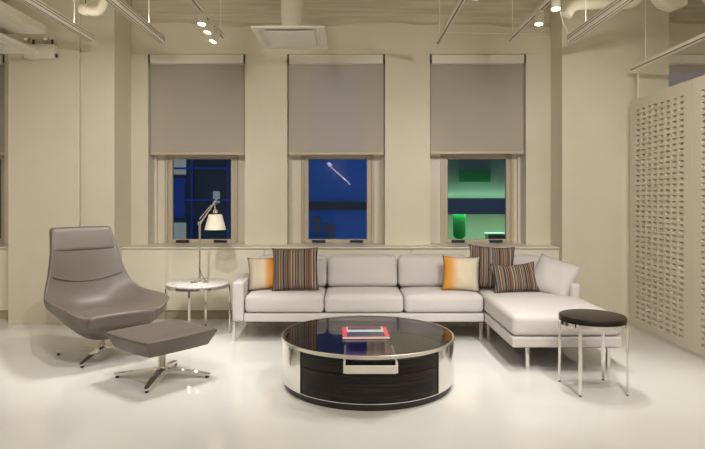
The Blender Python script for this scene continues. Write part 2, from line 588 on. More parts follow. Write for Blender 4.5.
t = thing('hanging_rail', 'long pale rail above the perforated screen panels', 'rail', (2.80, 5.82, 2.54))
bm = NB(); box(bm, -.025, .025, -3.0, 0, 0, .04, .004); obj('rail', bm, M['fixture'], t)
bm = NB(); box(bm, -.027, -.0252, -3.0, 0, .0, .01); obj('rail_slot', bm, M['groove'], t)
for y in (-.25, -1.6):
    bm = NB(); tube(bm, [(0, y, .05), (0, y, ZC - 2.54)], .005, 8); obj('suspension_rod', bm, M['fixture'], t)

# ------------------------------------------------------------------ ceiling services
def linear_fixture(x, yend, label, hw=.032):
    t = thing('linear_fixture', label, 'ceiling fixture', (x, yend, 2.74), 0, 'suspended linear fixtures')
    bm = NB(); box(bm, -hw, hw, -3.4, 0, 0, .065, .005); obj('fixture_body', bm, M['fixture'], t)
    for k in (-hw * .4, hw * .4):
        bm = NB(); box(bm, k - .004, k + .004, -3.39, -.012, -.0012, -.0002); obj('groove', bm, M['groove'], t)
    for k in (.022, .044):
        bm = NB(); box(bm, hw + .0002 if x < 0 else -hw - .0012, hw + .0012 if x < 0 else -hw - .0002, -3.39, -.01, k, k + .006); obj('groove', bm, M['groove'], t)
    for y in (-.35, -2.4):
        bm = NB(); tube(bm, [(0, y, .065), (0, y, ZC - 2.74)], .004, 8); obj('suspension_rod', bm, M['fixture'], t)
    ld = bpy.data.lights.new('up_fill', 'AREA'); ld.shape = 'RECTANGLE'; ld.size = .05; ld.size_y = 3.2; ld.energy = UP_W; ld.color = (1, .96, .88)  # upward fill lamp added on top to brighten the upper walls
    lo = bpy.data.objects.new('up_fill', ld); COL.objects.link(lo); lo.parent = t; lo.location = (0, -1.7, .072); lo.rotation_euler = (PI, 0, 0)
    return t
linear_fixture(-2.415, 5.50, 'pale grooved linear fixture hanging near the wide pillar')
linear_fixture(-1.775, 5.54, 'pale grooved linear fixture hanging above the window behind the lamp')
linear_fixture(2.065, 5.50, 'pale grooved linear fixture hanging above the chaise end', .040)

def track(x, yend, label, w=.018):
    t = thing('lighting_track', label, 'lighting track', (x, yend, 2.75), 0, 'suspended lighting tracks')
    bm = NB(); box(bm, -w, w, -4.6, 0, 0, .03, .003); obj('track_bar', bm, M['fixture'], t)
    bm = NB(); box(bm, -w * .4, w * .4, -4.59, -.01, -.0012, -.0002); obj('groove', bm, M['groove'], t)
    for y in (-.12, -2.2, -4.2):
        bm = NB(); tube(bm, [(0, y, .03), (0, y, ZC - 2.75)], .004, 8); obj('suspension_rod', bm, M['fixture'], t)
    return t
track(-1.165, 5.42, 'thin lighting track carrying lit spotlights, left of the square air diffuser')
track(.836, 5.62, 'thin empty-ended lighting track pointing at the pier between two windows')
track(1.487, 5.50, 'thin lighting track carrying lit spotlights, right of centre')

def spotlight(loc, aim, label, energy=None, size=75, blend=.55, soft=.014):
    loc = Vector(loc)
    t = thing('spotlight', label, 'spotlight', loc, 0, 'track spotlights')
    d = (Vector(aim) - loc).normalized()
    q = d.to_track_quat('-Z', 'Y')
    Mx = q.to_matrix().to_4x4()
    bm = NB()
    lathe(bm, [(0, .055), (.022, .055), (.030, .045), (.034, -.02), (.037, -.055), (.031, -.055), (.029, -.040), (0, -.040)], 24)
    o = obj('lamp_housing', bm, M['white_metal'], t, smooth=True); o.rotation_mode = 'QUATERNION'; o.rotation_quaternion = q
    bm = NB(); lathe(bm, [(0, -.046), (.02, -.046), (.0285, -.043)], 24)
    o = obj('lamp_face', bm, M['lens'], t, label='glowing warm lamp face'); o.rotation_mode = 'QUATERNION'; o.rotation_quaternion = q
    bm = NB(); tube(bm, [d * -.02 + Vector((0, 0, .02)), (0, 0, 2.748 - loc.z)], .008, 10)
    box(bm, -.02, .02, -.05, .05, 2.735 - loc.z, 2.7495 - loc.z)
    obj('track_adapter', bm, M['white_metal'], t)
    ld = bpy.data.lights.new('spot_beam', 'SPOT')
    ld.energy = energy if energy is not None else SPOT_W
    ld.color = WARM; ld.spot_size = R(size); ld.spot_blend = blend; ld.shadow_soft_size = soft
    lo = bpy.data.objects.new('spot_beam', ld); COL.objects.link(lo); lo.parent = t
    lo.location = d * .07; lo.rotation_mode = 'QUATERNION'; lo.rotation_quaternion = q
    return t
spotlight((-1.165, 4.64, 2.705), (-1.30, 4.1, .0), 'spotlight nearest the top edge of the photo on the left track')
spotlight((-1.165, 4.86, 2.70), (-1.75, 4.35, .0), 'upper of the two glowing spotlights on the left track')
spotlight((-1.165, 5.08, 2.68), (-2.05, 4.4, .2), 'lower of the two glowing spotlights on the left track, nearest the window wall')
spotlight((1.487, 4.62, 2.70), (1.2, 4.2, .2), 'lit white spotlight nearer the windows on the right track')
spotlight((1.487, 4.25, 2.70), (1.3, 3.7, .0), 'lit white spotlight at the top edge of the photo on the right track')
spotlight((.836, 3.9, 2.665), (.13, 4.15, .3), 'spotlight over the round coffee table on the middle track')
spotlight((-1.165, 3.2, 2.665), (-3.1, 5.9, .35), 'spotlight on the left track aimed at the wide pillar', 92, 92, .7, .035)
spotlight((-1.165, 2.4, 2.665), (-1.0, 6.3, .35), 'spotlight on the left track aimed at the window wall', 92, 92, .7, .035)
spotlight((.836, 2.9, 2.665), (.2, 5.6, .5), 'spotlight on the middle track aimed at the sofa')
spotlight((1.487, 2.7, 2.665), (2.7, 6.1, .35), 'spotlight on the right track aimed at the broad pier', 92, 92, .7, .035)
spotlight((1.487, 2.2, 2.665), (.9, 6.3, .35), 'spotlight on the right track aimed at the window wall', 92, 92, .7, .035)

# unseen panels added for soft fill, around and behind the camera
proto = None
for (x, y) in [(1.2, .6), (3.4, 1.2), (-5.4, 4.0), (5.6, 4.0), (-3.2, -2.0), (0, -2.0), (3.2, -2.0)]:
    if proto is None:
        t = thing('fill_panel', 'square fill light panel added out of view', 'fill light', (x, y, 2.66), 0, 'added fill light panels')
        bm = NB(); box(bm, -.5, .5, -.5, .5, .0, .06, .006); obj('fill_housing', bm, M['white_metal'], t)
        bm = NB(); box(bm, -.46, .46, -.46, .46, -.006, -.001); obj('diffuser', bm, M['diffuser'], t)
        for sx in (-.4, .4):
            bm = NB(); tube(bm, [(sx, 0, .06), (sx, 0, ZC - 2.66)], .005, 8); obj('suspension_rod', bm, M['fixture'], t)
        ld = bpy.data.lights.new('fill_lamp', 'AREA'); ld.shape = 'SQUARE'; ld.size = .92; ld.energy = PANEL_W; ld.color = (1, .96, .89)
        lo = bpy.data.objects.new('fill_lamp', ld); COL.objects.link(lo); lo.parent = t; lo.location = (0, 0, -.012)
        proto = t
    else:
        c = copy_tree(proto); c.location = (x, y, 2.66)

bm = NB(); tube(bm, [(-.72, -5.8, 2.38), (-.62, -5.8, 2.28)], .055, 10); tube(bm, [(-.58, -5.8, 2.22), (0, -5.8, 1.68)], .018, 8)  # unseen glowing strip, added and shaped to mirror as a streak in the pane
setp(obj('reflection_strip', bm, M['lens']), 'glowing slanted tube added behind the camera to be mirrored in the middle window pane', 'added glow strip')

# square air diffuser with its duct
t = thing('air_diffuser', 'square white air diffuser hanging on a duct above the middle windows', 'air vent', (-.53, 5.38, 2.735))
bm = NB()
hx, hy = .315, .37
def ringbox(bm, hx, hy, ix, iy, z0, z1, z2, zf=.014):
    def q(x, y, z): return [bm.verts.new((sx * x, sy * y, z)) for sx, sy in ((-1, -1), (1, -1), (1, 1), (-1, 1))]
    loops = [q(ix * .9, iy * .9, z1), q(ix, iy, z0), q(hx, hy, z0), q(hx, hy, zf), q(ix + .006, iy + .006, zf), q(ix + .006, iy + .006, z2)]
    for a, b in zip(loops, loops[1:]):
        for k in range(4):
            bm.faces.new([a[k], a[(k + 1) % 4], b[(k + 1) % 4], b[k]])
    bm.faces.new(loops[0]); bm.faces.new(loops[-1])
ringbox(bm, hx, hy, hx - .045, hy - .05, 0, .024, .030)
obj('diffuser_frame', bm, M['white_metal'], t)
bm = NB(); box(bm, -.215, .215, -.25, .25, -.002, .012, .004); 
for sx in (-.15, .15):
    tube(bm, [(sx, 0, .012), (sx, 0, .0235)], .006, 8)
obj('diffuser_plate', bm, M['white_metal'], t)
bm = NB(); tube(bm, [(0, .0, .0302), (0, 0, .40), (0, 0, ZC - 2.735 - .02)], .10, 24); obj('duct_neck', bm, M['white_metal'], t, smooth=True)
bm = NB(); tube(bm, [(0, 0, .42), (-.1, -.02, .47), (-.25, -.05, .5), (-.48, -.1, .5)], .105, 20); obj('flexible_duct', bm, M['ceiling'], t, smooth=True)

# boxy diffusers at the left edge
def ceiling_box(x1, yend, z, w, l, h, label):
    t = thing('air_diffuser', label, 'air vent', (x1 - w / 2, yend - l / 2, z))
    bm = NB(); box(bm, -w / 2, w / 2, -l / 2, l / 2, .0, h, .006); obj('diffuser_frame', bm, M['white_metal'], t)
    bm = NB(); box(bm, -w / 2 + .08, w / 2 - .08, -l / 2 + .10, l / 2 - .10, -.010, -.0005, .003); obj('diffuser_plate', bm, M['white_metal'], t)
    dx = -.52 if w > 1.2 else 0
    bm = NB(); tube(bm, [(dx, 0, h), (dx, 0, ZC - z)], .09, 20); obj('duct_neck', bm, M['white_metal'], t, smooth=True)
    return t
ceiling_box(-2.74, 5.30, 2.76, 1.1, 1.6, .075, 'upper boxy white air diffuser in the top left corner')
ceiling_box(-2.97, 5.62, 2.66, 1.4, 1.7, .030, 'thin white air diffuser below the boxy one, above the emergency light')
ceiling_box(4.75, 6.0, 2.76, .9, .6, .05, 'white air diffuser at the right photo edge, beyond the screen')

# emergency light on the pillar
t = thing('emergency_light', 'white twin-head emergency light box mounted high on the wide pillar', 'emergency light', (-3.115, 5.95, 2.68))
bm = NB(); box(bm, -.155, .155, -.07, -.001, 0, .14, .008); obj('battery_box', bm, M['white_metal'], t)
bm = NB(); box(bm, .156, .17, -.05, -.02, .01, .05, .003); obj('test_switch', bm, M['dark'], t)
for sx in (-.13, .06):
    bm = NB(); tube(bm, [(sx + .06, -.035, .14), (sx + .06, -.035, .19)], .012, 10); hs = obj('head_stem', bm, M['dark'], t)
    bm = NB(); lathe(bm, [(0, -.035), (.024, -.030), (.036, -.01), (.036, .012), (.026, .030), (0, .036)], 20)
    h = obj('lamp_head', bm, M['chrome'], t, smooth=True, loc=(sx, -.05, .205), rot=(R(70), 0, R(10)))

# ceiling pipes
def pipe(name, pts, r, label, m=None):
    bm = NB(); tube(bm, pts, r, 16)
    return setp(obj(name, bm, m or M['ceiling'], smooth=True), label, 'pipe')
def bend(p0, p1, p2, n=6):
    p0, p1, p2 = Vector(p0), Vector(p1), Vector(p2)
    return [(p0 * (1 - k / n) ** 2 + p1 * 2 * (k / n) * (1 - k / n) + p2 * (k / n) ** 2) for k in range(n + 1)]
t = thing('ceiling_pipe', 'white elbow pipe hanging above the narrow left pier', 'pipe', (-2.4, 5.5, 3.03))
bm = NB(); tube(bm, [(-.12, 0, .02)] + bend((.0, 0, .0), (.09, 0, -.01), (.10, 0, .1)) + [(.1, 0, ZC - 3.03)], .045, 16); obj('pipe_run', bm, M['ceiling'], t, smooth=True)
bm = NB(); tube(bm, [(-.10, 0, .018), (-.05, 0, .012)], .055, 16); obj('coupling', bm, M['ceiling'], t, smooth=True)
bm = NB(); tube(bm, [(-.075, 0, .06), (-.075, 0, ZC - 3.03)], .006, 8); obj('hanger_rod', bm, M['groove'], t)
pipe('ceiling_pipe', [(2.02, 5.5, 2.99)] + bend((2.05, 5.5, 3.04), (2.08, 5.5, 3.10), (2.2, 5.5, 3.10)) + [(2.55, 5.5, 3.11)] + bend((2.6, 5.5, 3.11), (2.7, 5.5, 3.11), (2.7, 5.4, 3.25)) + [(2.7, 5.4, ZC)], .055, 'bent white pipe above the linear fixture at the chaise end')
pipe('ceiling_pipe', [(2.80, 5.35, ZC), (2.80, 5.35, 3.22)] + bend((2.8, 5.35, 3.18), (2.82, 5.35, 3.05), (2.98, 5.35, 3.06)) + [(3.0, 5.4, 3.3), (3.0, 5.4, ZC)], .085, 'thick white pipe bend above the perforated screen')
pipe('ceiling_pipe', [(3.22, 5.3, ZC), (3.22, 5.3, 3.16)] + bend((3.22, 5.3, 3.14), (3.24, 5.3, 3.06), (3.4, 5.3, 3.06)) + [(3.9, 5.3, 3.06)], .07, 'thick white pipe at the top right corner')
setp(obj('conduit', tube(NB(), [(.95, YW - .03, 3.085), (2.19, YW - .03, 3.07)], .008, 8), M['fixture']), 'thin conduit along the wall above the right-hand window', 'conduit')
bm = NB()
tube(bm, [(1.7, 5.0, 3.2), (2.0, 5.52, 2.93), (2.04, 5.5, 2.82)], .004, 6)
setp(obj('cable', bm, M['fixture']), 'thin drooping cable running to the linear fixture at the chaise end', 'cable')

# ------------------------------------------------------------------ swivel bases
def star_base(t, arm, zcol, yaw, m):
    bm = NB(); lathe(bm, [(0, .03), (.045, .03), (.045, .055), (.03, .075), (.027, .085), (.027, zcol), (0, zcol)], 24)
    obj('column', bm, m, t, smooth=True)
    for k in range(4):
        a = yaw + k * PI / 2
        d = Vector((math.cos(a), math.sin(a), 0)); n = Vector((-d.y, d.x, 0))
        bm = NB()
        secs = []
        for s, hw, zt, zb in ((.03, .027, .066, .040), (arm * .5, .023, .054, .032), (arm * .9, .018, .036, .018), (arm, .012, .030, .018)):
            secs.append([bm.verts.new(d * s + n * hw * sg + Vector((0, 0, z))) for sg, z in ((-1, zb), (1, zb), (1, zt), (-1, zt))])
        for i in range(3):
            for q in range(4):
                bm.faces.new([secs[i][q], secs[i][(q + 1) % 4], secs[i + 1][(q + 1) % 4], secs[i + 1][q]])
        bm.faces.new(secs[0]); bm.faces.new(secs[-1][::-1])
        L = obj('base_arm', bm, m, t)
        bm = NB(); tube(bm, [d * (arm * .93) + Vector((0, 0, 0)), d * (arm * .93) + Vector((0, 0, .020))], .013, 12)
        obj('glide', bm, M['dark'], L)

# ------------------------------------------------------------------ armchair
CY = R(44)
ch = thing('lounge_armchair', 'high-backed taupe leather swivel armchair on a four-star chrome base', 'armchair', (-2.03, 4.81, 0), CY)
star_base(ch, .38, .19, -PI / 2 - CY, M['chrome'])
inner = [
 [(0,-.42,.40),(.17,-.42,.40),(.285,-.415,.40),(.315,-.405,.40)],
 [(0,-.32,.395),(.17,-.32,.395),(.29,-.31,.405),(.412,-.380,.470)],
 [(0,-.14,.38),(.17,-.14,.38),(.295,-.14,.405),(.440,-.225,.490)],
 [(0,.06,.36),(.16,.06,.362),(.28,.05,.40),(.424,-.01,.487)],
 [(0,.21,.365),(.15,.20,.37),(.265,.16,.425),(.395,.155,.500)],
 [(0,.285,.46),(.15,.275,.465),(.255,.25,.495),(.355,.235,.555)],
 [(0,.325,.60),(.14,.318,.60),(.245,.30,.61),(.312,.275,.64)],
 [(0,.375,.80),(.13,.37,.80),(.222,.355,.80),(.278,.335,.80)],
 [(0,.425,.95),(.13,.42,.95),(.21,.41,.95),(.258,.395,.95)],
 [(0,.45,1.025),(.13,.447,1.025),(.20,.44,1.022),(.250,.425,1.015)]]
outer = [
 [(0,-.39,.275),(.17,-.39,.275),(.26,-.38,.285),(.295,-.385,.315)],
 [(0,-.30,.185),(.15,-.29,.195),(.25,-.28,.255),(.375,-.36,.375)],
 [(0,-.12,.140),(.13,-.12,.150),(.24,-.12,.225),(.412,-.21,.405)],
 [(0,.08,.145),(.12,.08,.16),(.23,.08,.24),(.408,.02,.415)],
 [(0,.27,.21),(.12,.27,.225),(.24,.25,.31),(.385,.20,.43)],
 [(0,.375,.39),(.13,.365,.40),(.24,.34,.445),(.36,.28,.52)],
 [(0,.425,.60),(.13,.415,.60),(.23,.395,.61),(.322,.315,.63)],
 [(0,.465,.80),(.13,.455,.80),(.21,.44,.80),(.286,.375,.80)],
 [(0,.495,.94),(.13,.485,.94),(.20,.475,.94),(.265,.43,.94)],
 [(0,.49,1.015),(.13,.485,1.015),(.195,.475,1.012),(.254,.45,1.005)]]
def full(row):
    return [(-x, y, z) for x, y, z in reversed(row[1:])] + list(row)
bm = NB()
gi = [[bm.verts.new(p) for p in full(r)] for r in inner]
go = [[bm.verts.new(p) for p in full(r)] for r in outer]
nr, nc = len(gi), len(gi[0])
for i in range(nr - 1):
    for j in range(nc - 1):
        bm.faces.new([gi[i][j], gi[i][j + 1], gi[i + 1][j + 1], gi[i + 1][j]])
        bm.faces.new([go[i][j], go[i + 1][j], go[i + 1][j + 1], go[i][j + 1]])
    for j in (0, nc - 1):
        bm.faces.new([gi[i][j], gi[i + 1][j], go[i + 1][j], go[i][j]])
for j in range(nc - 1):
    for i in (0, nr - 1):
        bm.faces.new([gi[i][j], gi[i][j + 1], go[i][j + 1], go[i][j]])
cl = bm.edges.layers.float.new('crease_edge')
rim = [(gi[i][j], gi[i + 1][j]) for i in range(nr - 1) for j in (0, nc - 1)] + [(gi[i][j], gi[i][j + 1]) for j in range(nc - 1) for i in (0, nr - 1)] + \
      [(go[i][j], go[i + 1][j]) for i in range(nr - 1) for j in (0, nc - 1)] + [(go[i][j], go[i][j + 1]) for j in range(nc - 1) for i in (0, nr - 1)]
for a, b in rim:
    e = bm.edges.get((a, b))
    if e: e[cl] = .92
for j in (0, nc - 2):                                    # crisp front facet of each arm
    for g in (gi, go):
        e = bm.edges.get((g[1][j], g[1][j + 1]))
        if e: e[cl] = .8
for i in range(0, 4):                                   # seat-to-arm fold
    for j in (1, nc - 2):
        e = bm.edges.get((gi[i][j], gi[i + 1][j]))
        if e: e[cl] = .85
obj('shell', bm, M['leather'], ch, smooth=True, angle=180, subsurf=3)
# seat cushion
bm = NB()
def sw(v):
    x, y, z = v
    k = 1 - .10 * (y + .33) / .66
    return (x * k, y, z + (.010 * (1 - (x / .28) ** 2) if z > 0 else 0) - .055 * (y + .33) / .66 + (.02 * (abs(x) / .28) ** 3 if z > 0 and y > -.25 else 0))
rounded_box(bm, .262, .325, .052, .026, 8, sw)
obj('seat_cushion', bm, M['leather'], ch, smooth=True, angle=180, loc=(0, -.108, .352))
# lumbar pad with curved lower seam, and the headrest pad
def surf(x, z):
    """front face of the back at height z."""
    tab = [(.46, .285), (.60, .325), (.80, .375), (.95, .425), (1.02, .45)]
    y = tab[-1][1]
    for (z0, y0), (z1, y1) in zip(tab, tab[1:]):
        if z <= z1:
            y = y0 + (y1 - y0) * (z - z0) / (z1 - z0); break
    return y - .30 * x * x
def pad(z0, z1, w0, w1, th, dip, r=.02):
    bm = NB()
    zc, hz = (z0 + z1) / 2, (z1 - z0) / 2
    def wp(v):
        x, y, z = v
        s = (z + hz) / (2 * hz)
        xx = x * (w0 + (w1 - w0) * s)
        zz = zc + z - dip * (1 - (x) ** 2) * (1 - s)
        return (xx, surf(xx, zz) + y + .004, zz)
    rounded_box(bm, 1.0, th, hz, r, 10, wp)
    return bm
def pad2(z0, z1, w0, w1, th, dip):
    # closed pillow-like panel: two grids sharing their border
    bm = NB(); n, m2 = 16, 10
    f, b = {}, {}
    for i in range(n + 1):
        for j in range(m2 + 1):
            u = -1 + 2 * i / n; s = j / m2
            x = u * (w0 + (w1 - w0) * s); z = z0 + (z1 - z0) * s - dip * (1 - u * u) * (1 - s)
            y = surf(x, z)
            k = min(1, 7 * (1 - abs(u)) + .0) ** .5 * min(1, 6 * s) ** .5 * min(1, 6 * (1 - s)) ** .5
            e = i in (0, n) or j in (0, m2)
            f[i, j] = bm.verts.new((x, y - th * k + .004, z))
            b[i, j] = f[i, j] if e else bm.verts.new((x, y + .02, z))
    for i in range(n):
        for j in range(m2):
            bm.faces.new([f[i, j], f[i + 1, j], f[i + 1, j + 1], f[i, j + 1]])
            bm.faces.new([b[i, j], b[i, j + 1], b[i + 1, j + 1], b[i + 1, j]])
    return bm
bm = NB()
def hw_(v):
    x, y, z = v
    s_ = (z + .102) / .204
    xx = x * (1.01 - .065 * s_); zz = .930 + z
    return (xx, surf(xx, zz) + y * (1 - .25 * s_) + .034, zz)
rounded_box(bm, .268, .05, .102, .032, 10, hw_)
obj('headrest', bm, M['leather'], ch, smooth=True, angle=180)
bm = NB()
pts = []
for k in range(17):
    x = -.285 + .57 * k / 16
    z = .632 - .055 * (1 - (x / .285) ** 2)
    pts.append((x, surf(0, z) - .58 * x * x - .007, z))
tube(bm, pts, .0035, 8)
obj('seam_piping', bm, M['leather_dark'], ch, smooth=True)

# ------------------------------------------------------------------ ottoman
OY = R(51)
ot = thing('ottoman', 'low taupe leather ottoman on a four-star chrome base in front of the armchair', 'ottoman', (-1.345, 4.21, 0), OY)
star_base(ot, .345, .25, -PI / 2 - OY, M['chrome'])
bm = NB()
def ring(hx, hy, z, bow, n=8):
    pts = []
    cs = [(-1, -1), (1, -1), (1, 1), (-1, 1)]
    for k in range(4):
        (x0, y0), (x1, y1) = cs[k], cs[(k + 1) % 4]
        for i in range(n):
            s = i / n
            x = x0 + (x1 - x0) * s; y = y0 + (y1 - y0) * s
            o_ = bow * (1 - (2 * s - 1) ** 2)
            if abs(x1 - x0) > 0: y += o_ * (1 if y > 0 else -1)
            else: x += o_ * (1 if x > 0 else -1)
            pts.append(bm.verts.new((x * hx, y * hy, z)))
    return pts
prof = [(.225, .205, .226, .05), (.236, .216, .228, .05), (.281, .259, .318, .05), (.284, .262, .328, .05), (.281, .259, .337, .05), (.268, .246, .342, .05), (.21, .19, .347, .05), (.10, .09, .350, .04)]
rs = [ring(*p) for p in prof]
for a, b in zip(rs, rs[1:]):
    for k in range(len(a)):
        bm.faces.new([a[k], a[(k + 1) % len(a)], b[(k + 1) % len(a)], b[k]])
bm.faces.new(rs[0][::-1]); bm.faces.new(rs[-1])
obj('ottoman_cushion', bm, M['leather_dark'], ot, smooth=True, angle=40)

# ------------------------------------------------------------------ round side tables
def round_table(name, x, y, rad, ztop, tht, ang, topmat, label, topname, group=None):
    t = thing(name, label, 'side table', (x, y, 0), 0, group)
    bm = NB()
    e = min(.008, tht * .4)
    lathe(bm, [(0, ztop - tht), (rad - e, ztop - tht), (rad, ztop - tht + e), (rad, ztop - e), (rad - e * .4, ztop - e * .3), (rad - e * 1.4, ztop), (0, ztop)], 72)
    obj(topname, bm, topmat, t, smooth=True)
    zr = ztop - tht
    bm = NB(); lathe(bm, [(rad - .012, zr - .024), (rad + .002, zr - .024), (rad + .002, zr - .001), (rad - .012, zr - .001)], 72, close=True)
    obj('ring_frame', bm, M['chrome'], t, smooth=True)
    for k in range(4):
        a = ang + k * PI / 2
        c, s = math.cos(a), math.sin(a)
        bm = NB(); box(bm, -.011, .011, -.006, .006, .008, zr - .003, .002)
        L = obj('leg', bm, M['chrome'], t, loc=((rad + .009) * c, (rad + .009) * s, 0), rot=(0, 0, a + PI / 2))
        bm = NB(); box(bm, -.009, .009, -.005, .005, 0, .008)
        obj('foot', bm, M['dark'], L)
    return t
round_table('side_table', -1.448, 5.60, .295, .48, .020, 0, M['marble'], 'round side table with a veined white marble top, beside the sofa arm', 'marble_top')
round_table('side_table', 1.64, 3.98, .215, .497, .036, PI / 4 + R(4), M['black_top'], 'small round side table with a black top, beside the chaise', 'black_top')

# ------------------------------------------------------------------ table lamp
lp = thing('table_lamp', 'slender chrome adjustable-arm lamp with a cream shade on the marble table', 'table lamp', (-1.431, 5.60, .48))
bm = NB(); lathe(bm, [(0, 0), (.085, 0), (.088, .004), (.085, .010), (.02, .013), (0, .013)], 40); obj('lamp_base', bm, M['satin'], lp, smooth=True)
bm = NB(); tube(bm, [(0, 0, .012), (0, 0, .575)], .010, 14); obj('pole', bm, M['satin'], lp, smooth=True)
bm = NB(); tube(bm, [(0, -.018, .562), (0, .018, .562)], .016, 16); obj('elbow_joint', bm, M['satin'], lp, smooth=True)
bm = NB(); tube(bm, [(-.005, 0, .545), (.132, 0, .748), (.165, 0, .80)], .0075, 12); obj('upper_arm', bm, M['satin'], lp, smooth=True)
bm = NB(); tube(bm, [(.0, -.014, .60), (.11, -.014, .735)], .003, 8); obj('tension_rod', bm, M['satin'], lp, smooth=True)
bm = NB(); tube(bm, [(.139, 0, .752), (.148, 0, .69)], .006, 10); obj('shade_hanger', bm, M['satin'], lp, smooth=True)
bm = NB(); lathe(bm, [(0, -.024), (.015, -.020), (.023, -.006), (.023, .006), (.015, .020), (0, .024)], 20, c=(.148, 0, .672)); obj('ball_joint', bm, M['chrome'], lp, smooth=True)
bm = NB(); lathe(bm, [(.062, .645), (.102, .50), (.099, .50), (.059, .645)], 40, c=(.148, 0, 0), close=True)
obj('lamp_shade', bm, M['lamp_shade'], lp, smooth=True)
bm = NB(); tube(bm, [(.148, 0, .645), (.148, 0, .56)], .012, 12); lathe(bm, [(0, .52), (.02, .528), (.028, .55), (.018, .58), (0, .585)], 16, c=(.148, 0, 0)); obj('bulb_holder', bm, M['white_metal'], lp, smooth=True)
bm = NB(); tube(bm, bend((.0, -.010, .14), (.01, -.03, .09), (.075, -.06, .016)), .003, 8); obj('cord', bm, M['dark'], lp, smooth=True)

# ------------------------------------------------------------------ sectional sofa
so = thing('sectional_sofa', 'pale grey sectional sofa with a right-hand chaise under the windows', 'sofa', (0, 5.22, 0))
def part_box(name, x0, x1, y0, y1, z0, z1, r, m=M['sofa'], n=6, warp=None, rot=None):
    bm = NB()
    hx, hy, hz = (x1 - x0) / 2, (y1 - y0) / 2, (z1 - z0) / 2
    rounded_box(bm, hx, hy, hz, r, n, warp(hx, hy, hz) if warp else None)
    return obj(name, bm, m, so, smooth=True, angle=180, loc=((x0 + x1) / 2, (y0 + y1) / 2 - 5.22, (z0 + z1) / 2), rot=rot)
part_box('seat_base', -.945, 1.195, 5.235, 5.93, .178, .252, .012)
part_box('chaise_base', 1.203, 2.02, 4.36, 5.93, .175, .252, .012)
for x0, x1, y0 in ((-.93, 1.18, 5.25), (1.22, 2.0, 4.38)):  # black sheets added below the bases to keep the shade there dark
    bm = NB(); box(bm, x0, x1, y0 - 5.22, .69, .170, .1765); obj('underside_blackout', bm, M['dark'], so, label='black sheet added under the seat base to deepen its shade')
part_box('sofa_arm', -1.05, -.948, 5.23, 5.93, .178, .532, .022)
part_box('chaise_arm', 1.93, 2.02, 5.12, 5.93, .255, .535, .035)
part_box('back_frame', -.945, 1.895, 5.84, 5.93, .254, .64, .02)
cw = lambda hx, hy, hz: crown(hx, hy, hz, .018, .010)
SX = [-.943, -.232, .482, 1.196]
for a, b in zip(SX, SX[1:]):
    part_box('seat_cushion', a + .003, b - .003, 5.235, 5.78, .256, .412, .038, n=10, warp=cw)
part_box('chaise_cushion', 1.206, 2.015, 4.365, 5.80, .256, .412, .038, n=12, warp=lambda hx, hy, hz: crown(hx, hy, hz, .016, .010))
BX = [-.90, -.222, .462, 1.147, 1.86]
for a, b in zip(BX, BX[1:]):
    def bw(hx, hy, hz):
        def w(v):
            x, y, z = v
            fx = max(0, 1 - (x / hx) ** 4); fz = max(0, 1 - (z / hz) ** 4)
            return (x, y - (.03 * fx * fz if y < 0 else 0) + .14 * (z + hz) , z + (.012 * fx if z > 0 else 0))
        return w
    part_box('back_cushion', a + .004, b - .004, 5.64, 5.795, .425, .715, .045, n=10, warp=bw)
for x, y in ((-1.035, 5.26), (-1.035, 5.88), (.10, 5.88), (1.17, 5.27), (1.17, 5.88), (1.235, 5.24), (1.335, 4.43), (1.945, 4.43), (1.97, 5.86)):
    bm = NB(); box(bm, x - .012, x + .012, y - 5.22 - .012, y - 5.22 + .012, 0, .178, .002)
    obj('leg', bm, M['chrome'], so)

# ------------------------------------------------------------------ loose cushions
def pillow(name, loc, w, h, t, m, lean, yaw, roll, label, group, cat='cushion', dog=.05, sag=0):
    bm = NB(); throw_pillow(bm, w, h, t, dog=dog, sag=sag)
    o = obj(name, bm, m, smooth=True, angle=180, loc=loc)
    o.rotation_euler = (Matrix.Rotation(yaw, 3, 'Z') @ Matrix.Rotation(-lean, 3, 'X') @ Matrix.Rotation(roll, 3, 'Y')).to_euler()
    return setp(o, label, cat, group)
GP = 'throw pillows on the sofa'
pillow('throw_pillow', (-.772, 5.50, .580), .37, .31, .11, M['ombre_l'], R(18), R(4), R(-3), 'cream cushion fading to orange on its right side, beside the sofa arm', GP, dog=.08)
pillow('throw_pillow', (-.505, 5.43, .625), .43, .40, .13, M['stripe_a'], R(14), R(0), R(-1.5), 'large striped cushion leaning at the lamp end of the sofa', GP, dog=.07)
pillow('throw_pillow', (1.025, 5.44, .582), .345, .325, .11, M['ombre_r'], R(14), R(-5), R(2), 'cushion fading from orange on its left to cream, near the chaise corner', GP, dog=.09)
pillow('throw_pillow', (1.33, 5.52, .630), .43, .41, .12, M['stripe_b'], R(12), R(-4), R(3), 'tall striped cushion at the chaise corner, behind two smaller cushions', GP, dog=.08)
pillow('throw_pillow', (1.50, 5.36, .560), .42, .275, .11, M['stripe_a'], R(20), R(4), R(-3), 'small striped lumbar cushion in front of the tall striped one', GP, dog=.09, sag=.012)
pillow('throw_pillow', (1.845, 5.34, .563), .41, .35, .16, M['sofa'], R(27), R(-42), R(14), 'plain pale grey cushion leaning on the chaise arm', GP, dog=.03)

